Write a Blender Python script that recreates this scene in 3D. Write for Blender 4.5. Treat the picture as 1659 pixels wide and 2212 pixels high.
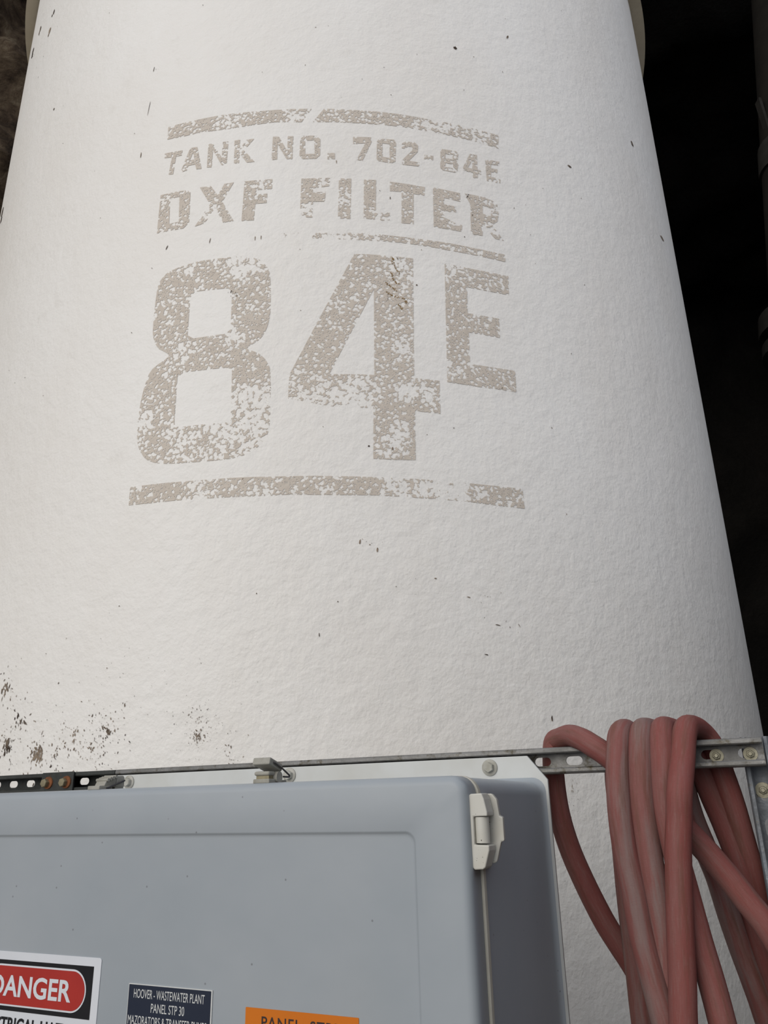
import bpy, bmesh, math, random
from mathutils import Vector, Matrix, noise

random.seed(7)
scene = bpy.context.scene
for o in list(bpy.data.objects):
    bpy.data.objects.remove(o)
COL = scene.collection
EYE = 1.6                                     # camera height above the ground, metres

# ------------------------------------------------------------------ camera
F_PX, W_PX, H_PX = 1700.0, 1659.0, 2212.0
zen = Vector((-108.5, -4566.0, F_PX)).normalized()      # straight up, as seen by the camera (x right, y down, z forward)
fwd = Vector((0, 0, 1))
yax = (fwd - zen * fwd.dot(zen)).normalized()
xax = yax.cross(zen)
def to_world(v):
    return Vector((xax.dot(v), yax.dot(v), zen.dot(v)))
cr, cu, cb = to_world(Vector((1, 0, 0))), to_world(Vector((0, -1, 0))), to_world(Vector((0, 0, -1)))
cam_data = bpy.data.cameras.new('camera')
cam = bpy.data.objects.new('camera', cam_data)
COL.objects.link(cam)
cam.matrix_world = Matrix(((cr.x, cu.x, cb.x, 0), (cr.y, cu.y, cb.y, 0), (cr.z, cu.z, cb.z, EYE), (0, 0, 0, 1)))
cam_data.sensor_fit = 'VERTICAL'
cam_data.sensor_height = 24.0
cam_data.lens = F_PX / H_PX * 24.0
cam_data.clip_start = 0.05
scene.camera = cam

# ------------------------------------------------------------------ sky, sun, exposure
world = bpy.data.worlds.new('sky')
scene.world = world
world.use_nodes = True
bg = world.node_tree.nodes['Background']
bg.inputs[0].default_value = (0.86, 0.90, 1.0, 1)
bg.inputs[1].default_value = 0.86
sun_data = bpy.data.lights.new('sun', 'SUN')
sun_data.energy = 1.75
sun_data.angle = math.radians(48)
sun_data.color = (1.0, 0.94, 0.84)
sun = bpy.data.objects.new('sun', sun_data)
COL.objects.link(sun)
sun.location = (-8, -10, 5)
sun.rotation_euler = Vector((0.55, 0.75, -0.37)).to_track_quat('-Z', 'Y').to_euler()
scene.view_settings.view_transform = 'Standard'
scene.view_settings.look = 'None'
scene.view_settings.gamma = 1.0
scene.view_settings.use_curve_mapping = False
scene.view_settings.exposure = -0.2

# ------------------------------------------------------------------ measured outlines
# LETTERS: painted characters on the tank, (arc length, height) in millimetres, outer outline and holes
# WEAR: patches where that paint is worn away, (arc, height, radius, amount), metres
# DIRT / MARKS / RUST: dirt clusters, single marks and rust trails on the tank
# HOSE: strands of the coil in the panel's frame, (along the rail, in front of the rail, above eye height)
LETTERS = [
    ('stripe', [(-604, 4194), (-531, 4192), (-452, 4191), (-381, 4190), (-311, 4187), (-206, 4181), (-98, 4178), (-7, 4175), (-46, 4108), (-153, 4117), (-240, 4113), (-329, 4111), (-393, 4115), (-459, 4121), (-526, 4121), (-604, 4127)], []),
    ('stripe', [(42, 4174), (184, 4170), (255, 4169), (327, 4168), (400, 4164), (479, 4162), (615, 4162), (689, 4161), (764, 4162), (758, 4091), (695, 4093), (639, 4095), (556, 4096), (476, 4098), (397, 4101), (325, 4103), (254, 4103), (183, 4104), (43, 4106), (-1, 4107)], []),
    ('T', [(-609, 4057), (-529, 4049), (-531, 4024), (-556, 4024), (-562, 3938), (-582, 3941), (-575, 4027), (-608, 4033)], []),
    ('A', [(-496, 4052), (-465, 4048), (-440, 3933), (-462, 3936), (-468, 3962), (-499, 3962), (-504, 3938), (-530, 3939)], [[(-494, 3988), (-474, 3988), (-481, 4023)]]),
    ('N', [(-418, 4051), (-399, 4050), (-359, 3972), (-358, 4049), (-335, 4047), (-337, 3931), (-357, 3933), (-397, 4016), (-398, 3931), (-418, 3934)], []),
    ('K', [(-310, 4046), (-287, 4047), (-287, 4000), (-261, 4042), (-230, 4043), (-269, 3990), (-225, 3927), (-256, 3928), (-286, 3978), (-287, 3930), (-307, 3932)], []),
    ('N', [(-156, 4043), (-133, 4041), (-99, 3967), (-98, 4040), (-76, 4039), (-78, 3925), (-100, 3927), (-137, 4003), (-137, 3928), (-159, 3928)], []),
    ('O', [(-40, 4038), (10, 4038), (29, 4019), (28, 3939), (13, 3923), (-39, 3923), (-51, 3942), (-49, 4018)], [[(-30, 4014), (5, 4015), (8, 3947), (-29, 3947)]]),
    ('dot', [(56, 3950), (85, 3950), (85, 3921), (56, 3920)], []),
    ('7', [(155, 4033), (227, 4035), (227, 4012), (191, 3917), (167, 3917), (202, 4004), (156, 3998)], []),
    ('0', [(255, 4031), (315, 4033), (323, 4016), (318, 3923), (302, 3914), (253, 3919), (245, 3931), (248, 4017)], [[(269, 4010), (297, 4008), (296, 3939), (268, 3942)]]),
    ('2', [(356, 4029), (397, 4032), (411, 4016), (408, 3984), (371, 3935), (413, 3933), (412, 3913), (344, 3912), (344, 3934), (387, 3990), (388, 4006), (368, 4006), (367, 3994), (345, 3993), (346, 4016)], []),
    ('dash', [(434, 3974), (471, 3976), (469, 3955), (432, 3954)], []),
    ('8', [(509, 4019), (568, 4021), (576, 4009), (571, 3975), (565, 3964), (573, 3956), (568, 3923), (557, 3911), (506, 3912), (497, 3923), (498, 3949), (504, 3963), (500, 3975), (501, 4005)], [[(521, 3997), (551, 3998), (550, 3976), (520, 3976)], [(519, 3950), (551, 3951), (550, 3931), (518, 3931)]]),
    ('4', [(626, 4023), (657, 4025), (654, 3951), (669, 3950), (668, 3930), (654, 3931), (653, 3906), (632, 3903), (633, 3929), (591, 3930), (593, 3948)], [[(635, 3991), (632, 3948), (612, 3950)]]),
    ('E', [(692, 4014), (756, 4021), (753, 4000), (717, 3995), (715, 3975), (744, 3978), (742, 3959), (714, 3955), (713, 3932), (754, 3929), (751, 3908), (692, 3905)], []),
    ('D', [(-610, 3848), (-545, 3846), (-495, 3842), (-480, 3829), (-479, 3813), (-475, 3681), (-498, 3660), (-610, 3665)], [[(-565, 3817), (-525, 3817), (-519, 3697), (-560, 3696)]]),
    ('X', [(-441, 3841), (-396, 3839), (-365, 3788), (-341, 3838), (-303, 3839), (-345, 3754), (-296, 3656), (-337, 3654), (-371, 3726), (-412, 3665), (-450, 3658), (-394, 3751)], []),
    ('F', [(-261, 3837), (-153, 3834), (-153, 3788), (-214, 3789), (-212, 3767), (-170, 3767), (-172, 3723), (-215, 3724), (-218, 3648), (-265, 3651)], []),
    ('F', [(-42, 3828), (66, 3829), (64, 3790), (2, 3781), (2, 3760), (50, 3764), (47, 3717), (3, 3718), (1, 3644), (-45, 3648)], []),
    ('I', [(100, 3827), (147, 3827), (142, 3638), (96, 3639)], []),
    ('L', [(195, 3825), (241, 3826), (237, 3681), (291, 3674), (288, 3635), (191, 3643)], []),
    ('T', [(294, 3823), (430, 3815), (426, 3774), (384, 3776), (379, 3633), (333, 3632), (338, 3779), (293, 3778)], []),
    ('E', [(462, 3819), (572, 3813), (570, 3772), (505, 3777), (503, 3746), (552, 3744), (550, 3713), (502, 3715), (500, 3682), (571, 3659), (567, 3629), (457, 3631)], []),
    ('R', [(591, 3817), (681, 3818), (727, 3805), (733, 3763), (723, 3714), (699, 3692), (743, 3628), (705, 3627), (657, 3688), (653, 3629), (605, 3624), (612, 3769)], [[(664, 3776), (699, 3769), (696, 3731), (661, 3735)]]),
    ('stripe', [(-111, 3579), (45, 3573), (116, 3575), (186, 3575), (258, 3572), (329, 3569), (417, 3567), (501, 3566), (619, 3562), (744, 3562), (741, 3528), (617, 3530), (500, 3533), (416, 3538), (329, 3542), (257, 3543), (186, 3543), (115, 3545), (45, 3547), (-111, 3559)], []),
    ('8big', [(-434, 3493), (-408, 3494), (-386, 3494), (-364, 3493), (-341, 3493), (-320, 3492), (-299, 3492), (-279, 3491), (-259, 3490), (-241, 3488), (-223, 3483), (-207, 3477), (-192, 3468), (-180, 3458), (-169, 3446), (-160, 3431), (-154, 3418), (-151, 3402), (-148, 3378), (-145, 3335), (-144, 3284), (-144, 3241), (-146, 3213), (-150, 3192), (-155, 3173), (-162, 3156), (-170, 3141), (-181, 3128), (-197, 3117), (-215, 3107), (-223, 3098), (-215, 3090), (-197, 3083), (-181, 3074), (-170, 3064), (-159, 3052), (-151, 3039), (-145, 3027), (-140, 3015), (-137, 2992), (-135, 2952), (-134, 2902), (-133, 2859), (-133, 2827), (-134, 2800), (-136, 2778), (-141, 2759), (-148, 2745), (-157, 2732), (-169, 2719), (-184, 2707), (-201, 2697), (-218, 2690), (-237, 2685), (-261, 2681), (-293, 2679), (-330, 2679), (-367, 2680), (-406, 2681), (-445, 2683), (-478, 2686), (-503, 2689), (-521, 2693), (-537, 2698), (-551, 2704), (-563, 2711), (-573, 2720), (-583, 2732), (-592, 2745), (-599, 2760), (-605, 2775), (-610, 2792), (-612, 2813), (-614, 2843), (-613, 2878), (-612, 2912), (-609, 2944), (-605, 2974), (-600, 3002), (-594, 3025), (-587, 3046), (-575, 3064), (-553, 3080), (-527, 3094), (-512, 3107), (-520, 3119), (-539, 3132), (-556, 3144), (-566, 3158), (-574, 3171), (-580, 3187), (-584, 3201), (-587, 3217), (-588, 3242), (-589, 3288), (-588, 3345), (-586, 3391), (-583, 3417), (-579, 3432), (-572, 3445), (-562, 3457), (-550, 3468), (-532, 3476), (-502, 3483), (-467, 3489)], [[(-431, 3362), (-303, 3357), (-287, 3343), (-285, 3181), (-303, 3165), (-422, 3163), (-446, 3180), (-447, 3340)], [(-452, 3030), (-287, 3028), (-272, 3017), (-268, 2831), (-285, 2816), (-453, 2818), (-471, 2835), (-473, 3015)]]),
    ('4big', [(155, 3480), (195, 3481), (275, 3479), (371, 3476), (357, 2975), (447, 2972), (444, 2844), (355, 2848), (351, 2666), (276, 2664), (210, 2666), (214, 2852), (66, 2858), (-74, 2892), (-71, 2982)], [[(224, 3331), (219, 2980), (65, 2981)]]),
    ('Ebig', [(491, 3469), (615, 3464), (749, 3464), (743, 3378), (654, 3377), (574, 3379), (568, 3265), (693, 3264), (690, 3182), (567, 3184), (564, 3053), (648, 3052), (740, 3053), (738, 2966), (599, 2965), (475, 2970)], []),
    ('stripe', [(-618, 2554), (-619, 2619), (-539, 2618), (-464, 2616), (-372, 2613), (-284, 2612), (-197, 2610), (-113, 2607), (-102, 2607), (26, 2605), (127, 2602), (223, 2600), (347, 2598), (442, 2596), (540, 2594), (630, 2593), (726, 2593), (729, 2522), (630, 2523), (541, 2527), (439, 2530), (345, 2532), (217, 2537), (126, 2537), (26, 2539), (-100, 2543), (-111, 2541), (-195, 2543), (-280, 2545), (-368, 2547), (-458, 2550), (-533, 2551)], []),
]
WEAR = [(-0.264, 3.457, 0.063, 0.55), (-0.202, 3.461, 0.052, 0.5), (-0.19, 2.877, 0.083, 0.5), (-0.187, 2.781, 0.082, 0.45), (-0.29, 2.742, 0.114, 0.3), (-0.438, 2.768, 0.093, 0.25), (-0.582, 2.867, 0.046, 0.45), (-0.469, 3.474, 0.036, 0.4), (-0.278, 3.143, 0.033, 0.5), (-0.463, 3.112, 0.044, 0.4), (-0.37, 2.584, 0.053, 0.35), (-0.145, 2.553, 0.029, 0.6), (0.05, 2.9, 0.063, 0.4), (0.155, 2.894, 0.085, 0.4), (0.332, 2.919, 0.038, 0.7), (0.279, 2.745, 0.058, 0.35), (0.319, 3.405, 0.07, 0.35), (-0.051, 2.932, 0.037, 0.4), (0.332, 3.098, 0.05, 0.3), (0.408, 2.912, 0.045, 0.35), (0.279, 2.571, 0.057, 0.45), (0.388, 2.564, 0.042, 0.62), (0.441, 2.567, 0.043, 0.72), (0.494, 2.56, 0.038, 0.8), (0.565, 2.56, 0.022, 0.5), (0.515, 3.444, 0.049, 0.3), (0.499, 3.038, 0.035, 0.4), (0.483, 4.139, 0.082, 0.4), (0.671, 4.148, 0.077, 0.4), (0.541, 4.007, 0.033, 0.2), (0.552, 3.926, 0.027, 0.3), (0.734, 4.001, 0.018, 0.25), (0.264, 3.66, 0.039, 0.4), (0.718, 3.79, 0.041, 0.45), (0.686, 3.671, 0.025, 0.6), (0.718, 3.66, 0.034, 0.35), (0.533, 3.685, 0.031, 0.6), (0.598, 3.797, 0.022, 0.2), (0.092, 3.561, 0.075, 0.5), (-0.049, 3.564, 0.075, 0.85), (0.21, 3.559, 0.052, 0.35), (0.121, 3.718, 0.058, 0.3), (-0.402, 3.723, 0.052, 0.5), (-0.011, 3.676, 0.038, 0.7), (0.031, 3.808, 0.029, 0.3), (-0.199, 3.818, 0.025, 0.5), (-0.367, 4.028, 0.027, 0.3), (-0.282, 4.006, 0.031, 0.35), (-0.586, 3.81, 0.034, 0.4), (-0.077, 4.137, 0.03, 0.5), (-0.335, 4.133, 0.064, 0.2)]
DIRT = [(-1.071, 1.983, 0.093, 60, 0.011), (-0.968, 1.873, 0.093, 45, 0.01), (-1.019, 1.805, 0.076, 70, 0.013), (-0.873, 1.77, 0.067, 90, 0.013), (-0.735, 1.804, 0.151, 60, 0.007), (-0.611, 1.826, 0.095, 60, 0.009), (-0.798, 1.753, 0.236, 90, 0.007), (-0.315, 1.8, 0.063, 150, 0.0048), (-0.318, 1.853, 0.126, 90, 0.0038), (-0.662, 1.774, 0.307, 220, 0.0055), (-0.214, 1.733, 0.201, 50, 0.005), (-0.271, 3.318, 0.043, 14, 0.008), (-0.289, 3.341, 0.021, 8, 0.009), (0.602, 3.803, 0.012, 10, 0.008), (0.097, 4.139, 0.109, 4, 0.004), (0.195, 2.364, 0.073, 8, 0.004), (0.294, 2.23, 0.088, 8, 0.004), (0.564, 2.208, 0.097, 12, 0.006), (0.669, 2.123, 0.118, 10, 0.006), (0.805, 1.638, 0.067, 20, 0.005), (0.782, 1.523, 0.151, 16, 0.004), (0.789, 1.448, 0.098, 14, 0.005), (0.277, 3.304, 0.05, 8, 0.007), (0.315, 3.467, 0.024, 5, 0.007), (-1.605, 5.333, 0.339, 6, 0.012), (-1.831, 5.478, 0.171, 5, 0.012), (-0.688, 4.542, 0.028, 5, 0.006)]
MARKS = [(0.596, 4.59, 0.008, 0.0085, 0), (0.86, 4.762, 0.0047, 0.0129, 20), (1.126, 4.146, 0.0127, 0.0051, 15), (1.689, 4.621, 0.0117, 0.0163, -30), (-1.561, 5.504, 0.009, 0.0172, 8), (-1.58, 5.496, 0.0071, 0.0116, 8), (-1.576, 5.385, 0.0137, 0.0226, 8), (-1.586, 5.361, 0.0071, 0.0113, 8), (-1.771, 5.585, 0.0151, 0.0181, 8), (-1.786, 5.565, 0.0119, 0.0184, 8), (-1.882, 5.528, 0.0219, 0.0268, 8), (-1.885, 5.497, 0.017, 0.0222, 8), (-1.355, 4.686, 0.0059, 0.0085, 0), (0.037, 2.084, 0.0017, 0.0062, 0), (0.551, 2.026, 0.0067, 0.0018, 10), (0.757, 1.837, 0.0031, 0.0087, 0), (0.682, 2.974, 0.0023, 0.0035, 0), (0.196, 2.711, 0.0038, 0.0032, 0), (0.275, 2.703, 0.0029, 0.0063, 0), (0.38, 3.36, 0.0032, 0.0038, 0), (-0.709, 4.331, 0.0012, 0.0499, 6), (-0.705, 4.549, 0.0018, 0.0139, 6), (-0.724, 4.089, 0.0022, 0.0157, 4), (-0.56, 3.586, 0.0025, 0.0123, 20), (-0.384, 3.58, 0.0017, 0.0133, 10), (-0.21, 3.565, 0.0016, 0.0105, 5), (-0.188, 3.566, 0.0016, 0.0105, 5), (0.091, 3.907, 0.0017, 0.0085, 0), (0.293, 3.745, 0.0017, 0.0082, 0), (0.577, 3.606, 0.0024, 0.0027, 0), (0.804, 3.802, 0.0027, 0.0029, 0), (1.907, 4.186, 0.0316, 0.0098, 0), (-1.951, 4.471, 0.0277, 0.0349, 8), (-1.933, 4.414, 0.0253, 0.0231, 8), (0.163, 2.379, 0.0027, 0.0087, 10), (0.217, 2.352, 0.0027, 0.0076, 10), (0.399, 2.262, 0.0047, 0.0019, 0), (0.505, 2.205, 0.0077, 0.0019, 15), (0.596, 2.12, 0.0089, 0.0018, 10), (0.616, 3.717, 0.0024, 0.0028, 0), (-0.687, 1.877, 0.0022, 0.0017, 0), (0.093, 2.186, 0.0018, 0.0027, 0)]
RUST = [[(0.2949, 3.4696), (0.3008, 3.4354), (0.317, 3.4064)], [(0.2881, 3.404), (0.2958, 3.3744), (0.309, 3.3615)], [(0.2652, 3.3622), (0.2866, 3.3438), (0.303, 3.3292)], [(0.2692, 3.3188), (0.2939, 3.3048), (0.3273, 3.2976), (0.3402, 3.2791)], [(0.313, 3.2671), (0.3225, 3.2522)]]
HOSE = [('A', [(0.0909, 0.054, 0.0551), (0.0878, 0.066, -0.008), (0.0891, 0.0708, -0.0683), (0.0954, 0.0756, -0.1257), (0.0996, 0.0804, -0.1805), (0.109, 0.0852, -0.2329), (0.1184, 0.09, -0.285)], (0.0986, -0.012, 0.0998), [(0.0627, -0.074, 0.0383), (0.0609, -0.08, -0.0169), (0.0599, -0.079, -0.0811), (0.0588, -0.078, -0.1432), (0.0592, -0.077, -0.2097), (0.0596, -0.076, -0.2674), (0.0599, -0.075, -0.3244)]), ('B', [(0.1255, 0.054, 0.0537), (0.122, 0.063, -0.0087), (0.1224, 0.0658, -0.0685), (0.1254, 0.0686, -0.1163), (0.1289, 0.0714, -0.1805), (0.1285, 0.0742, -0.2337), (0.1291, 0.077, -0.2869)], (0.1313, -0.012, 0.0973), [(0.1684, -0.074, 0.0381), (0.1708, -0.08, -0.0022), (0.1761, -0.0854, -0.0375), (0.1861, -0.0909, -0.0766), (0.1974, -0.0963, -0.1191), (0.2057, -0.1017, -0.1708), (0.2144, -0.1071, -0.2172), (0.2246, -0.1126, -0.2643), (0.2339, -0.118, -0.314)]), ('C', [(0.1573, 0.054, 0.0524), (0.1534, 0.06, -0.0093), (0.1583, 0.0628, -0.0687), (0.1662, 0.0656, -0.1254), (0.1747, 0.0684, -0.1848), (0.1827, 0.0712, -0.231), (0.1898, 0.074, -0.2829)], (0.1614, -0.012, 0.0964), [(0.2007, -0.074, 0.037), (0.2097, -0.08, -0.0009), (0.2196, -0.0863, -0.038), (0.2311, -0.0927, -0.0893), (0.2382, -0.099, -0.1392), (0.244, -0.1053, -0.1999), (0.2488, -0.1117, -0.2397), (0.254, -0.118, -0.2787)]), ('D', [(0.1862, 0.057, 0.0511), (0.1801, 0.092, 0.0099), (0.1742, 0.0958, -0.0286), (0.1679, 0.0997, -0.0667), (0.1615, 0.1035, -0.122), (0.156, 0.1073, -0.1747), (0.1513, 0.1112, -0.226), (0.1453, 0.115, -0.2777)], (0.1999, -0.012, 0.0956), [(0.2312, -0.074, 0.0359), (0.2392, -0.08, -0.0124), (0.2446, -0.0895, -0.066), (0.25, -0.099, -0.1185), (0.2535, -0.1085, -0.1801), (0.2528, -0.118, -0.2405)])]
HOSE_LEFT = [(0.0887, -0.118, -0.3238), (0.0667, -0.1111, -0.286), (0.0439, -0.1043, -0.2433), (0.0299, -0.0974, -0.2178), (0.0122, -0.0906, -0.1839), (-0.0111, -0.0837, -0.1278), (-0.0294, -0.0769, -0.0725), (-0.0395, -0.07, -0.0164), (-0.0414, -0.066, 0.0433), (-0.0359, -0.064, 0.0937), (-0.0201, -0.052, 0.1016), (0.0044, -0.022, 0.1034), (0.0298, 0.01, 0.0944), (0.0495, 0.0235, 0.0822), (0.066, 0.0245, 0.07), (0.0891, 0.0245, 0.0493), (0.126, 0.0235, 0.009), (0.1553, 0.0225, -0.0249), (0.1799, 0.022, -0.0527), (0.2003, 0.022, -0.0783), (0.2244, 0.02, -0.1122), (0.2442, 0.02, -0.1428), (0.2633, 0.02, -0.1723), (0.2843, 0.02, -0.2206)]
# ------------------------------------------------------------------ helpers
def tag(o, label=None, cat=None, group=None, kind=None):
    if label: o['label'] = label
    if cat: o['category'] = cat
    if group: o['group'] = group
    if kind: o['kind'] = kind
    return o

def obj(name, bm, mat, parent=None, smooth=False, bevel=0.0, seg=2, auto=True):
    if bevel:
        bmesh.ops.remove_doubles(bm, verts=bm.verts, dist=1e-6)
        es = [e for e in bm.edges if len(e.link_faces) == 2 and e.calc_face_angle(0) > 0.5]
        bmesh.ops.bevel(bm, geom=es, offset=bevel, segments=seg, profile=0.5, affect='EDGES', clamp_overlap=True)
    me = bpy.data.meshes.new(name)
    bm.to_mesh(me)
    bm.free()
    if smooth:
        for p in me.polygons:
            p.use_smooth = True
        if auto:
            me.set_sharp_from_angle(angle=math.radians(42))
    me.materials.append(mat)
    o = bpy.data.objects.new(name, me)
    COL.objects.link(o)
    if parent:
        o.parent = parent
    return o

def empty(name, loc=(0, 0, 0), rz=0.0):
    o = bpy.data.objects.new(name, None)
    o.empty_display_size = 0.1
    COL.objects.link(o)
    o.location = loc
    o.rotation_euler = (0, 0, rz)
    return o

def box(bm, x0, x1, y0, y1, z0, z1, mat=None):
    vs = [bm.verts.new((x, y, z)) for x in (x0, x1) for y in (y0, y1) for z in (z0, z1)]
    if mat:
        for v in vs:
            v.co = mat @ v.co
    for f in ((0, 1, 3, 2), (4, 6, 7, 5), (0, 4, 5, 1), (2, 3, 7, 6), (0, 2, 6, 4), (1, 5, 7, 3)):
        bm.faces.new([vs[i] for i in f])
    bmesh.ops.recalc_face_normals(bm, faces=bm.faces)

def fill(bm, loops):
    """loops: lists of 2D points; flat triangulated fill with holes in the XY plane, facing +Z"""
    es = []
    for l in loops:
        vs = [bm.verts.new((p[0], p[1], 0)) for p in l]
        es += [bm.edges.new((vs[i], vs[(i + 1) % len(vs)])) for i in range(len(vs))]
    bmesh.ops.triangle_fill(bm, use_beauty=True, use_dissolve=False, edges=es)
    for f in bm.faces:
        f.normal_update()
        if f.normal.z < 0:
            f.normal_flip()

def plate(loops, y0, y1):
    """outline in (u, z), extruded from depth y0 to y1 (panel axes: x along rail, y away from viewer, z up)"""
    bm = bmesh.new()
    fill(bm, loops)
    r = bmesh.ops.extrude_face_region(bm, geom=bm.faces[:])
    for v in [g for g in r['geom'] if isinstance(g, bmesh.types.BMVert)]:
        v.co.z = 1
    for v in bm.verts:
        v.co = Vector((v.co.x, y0 if v.co.z < .5 else y1, v.co.y))
    bmesh.ops.recalc_face_normals(bm, faces=bm.faces)
    return bm

def prism_x(profile, x0, x1):
    """closed (y, z) outline swept along x"""
    bm = bmesh.new()
    fill(bm, [profile])
    r = bmesh.ops.extrude_face_region(bm, geom=bm.faces[:])
    for v in [g for g in r['geom'] if isinstance(g, bmesh.types.BMVert)]:
        v.co.z = 1
    for v in bm.verts:
        v.co = Vector((x0 if v.co.z < .5 else x1, v.co.x, v.co.y))
    bmesh.ops.recalc_face_normals(bm, faces=bm.faces)
    return bm

def ring(n, r, ph=0.0):
    return [(r * math.cos(2 * math.pi * i / n + ph), r * math.sin(2 * math.pi * i / n + ph)) for i in range(n)]

def lathe_y(bm, prof, n, c, ph=0.0):
    """prof: (radius, y) pairs turned about an axis along y through c=(x, y, z)"""
    rows = []
    for r, y in prof:
        rows.append([bm.verts.new((c[0] + a, c[1] + y, c[2] + b)) for a, b in ring(n, max(r, 1e-5), ph)])
    for a, b in zip(rows, rows[1:]):
        for i in range(n):
            bm.faces.new((a[i], a[(i + 1) % n], b[(i + 1) % n], b[i]))
    bm.faces.new(rows[0][::-1])
    bm.faces.new(rows[-1])
    bmesh.ops.recalc_face_normals(bm, faces=bm.faces)

def catmull(pts, n=6, cyclic=False):
    out, N = [], len(pts)
    for i in range(N if cyclic else N - 1):
        g = (lambda k: pts[k % N]) if cyclic else (lambda k: pts[min(max(k, 0), N - 1)])
        a, b, c, d = (Vector(g(i + k)) for k in (-1, 0, 1, 2))
        for j in range(n):
            t = j / n
            out.append(0.5 * (2 * b + (c - a) * t + (2 * a - 5 * b + 4 * c - d) * t * t + (3 * b - a - 3 * c + d) * t ** 3))
    if not cyclic:
        out.append(Vector(pts[-1]))
    return out

def tube(bm, path, r, n=18, cyclic=False, info=None):
    path = [Vector(p) for p in path]
    N = len(path)
    rows, ref, run = [], None, 0.0
    for i, p in enumerate(path):
        run += (p - path[i - 1]).length if i else 0.0
        if info is not None:
            info += [(math.cos(2 * math.pi * k / n), math.sin(2 * math.pi * k / n), run) for k in range(n)]
        if cyclic:
            t = (path[(i + 1) % N] - path[i - 1]).normalized()
        else:
            t = (path[min(i + 1, N - 1)] - path[max(i - 1, 0)]).normalized()
        if ref is None:
            ref = t.orthogonal().normalized()
        ref = (ref - t * ref.dot(t)).normalized()
        b = t.cross(ref)
        rows.append([bm.verts.new(p + ref * x + b * y) for x, y in ring(n, r)])
    for i in range(N if cyclic else N - 1):
        a, b = rows[i], rows[(i + 1) % N]
        k = 0
        if cyclic and i == N - 1:
            k = min(range(n), key=lambda q: (a[0].co - b[q].co).length)
        for j in range(n):
            bm.faces.new((a[j], a[(j + 1) % n], b[(j + 1 + k) % n], b[(j + k) % n]))
    if not cyclic:
        bm.faces.new(rows[0][::-1])
        bm.faces.new(rows[-1])
    bmesh.ops.recalc_face_normals(bm, faces=bm.faces)

def rrect(x0, x1, z0, z1, r, k=6):
    pts = []
    for cx, cz, a0 in ((x1 - r, z1 - r, 0), (x0 + r, z1 - r, 90), (x0 + r, z0 + r, 180), (x1 - r, z0 + r, 270)):
        for i in range(k + 1):
            a = math.radians(a0 + 90 * i / k)
            pts.append((cx + r * math.cos(a), cz + r * math.sin(a)))
    return pts

def loft(loops, cap0=True, cap1=True):
    """loops: list of (list of (u, z), y), all with the same point count"""
    bm = bmesh.new()
    rows = [[bm.verts.new((p[0], y, p[1])) for p in l] for l, y in loops]
    n = len(rows[0])
    for a, b in zip(rows, rows[1:]):
        for i in range(n):
            bm.faces.new((a[i], a[(i + 1) % n], b[(i + 1) % n], b[i]))
    if cap0: bm.faces.new(rows[0][::-1])
    if cap1: bm.faces.new(rows[-1])
    bmesh.ops.recalc_face_normals(bm, faces=bm.faces)
    return bm

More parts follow.
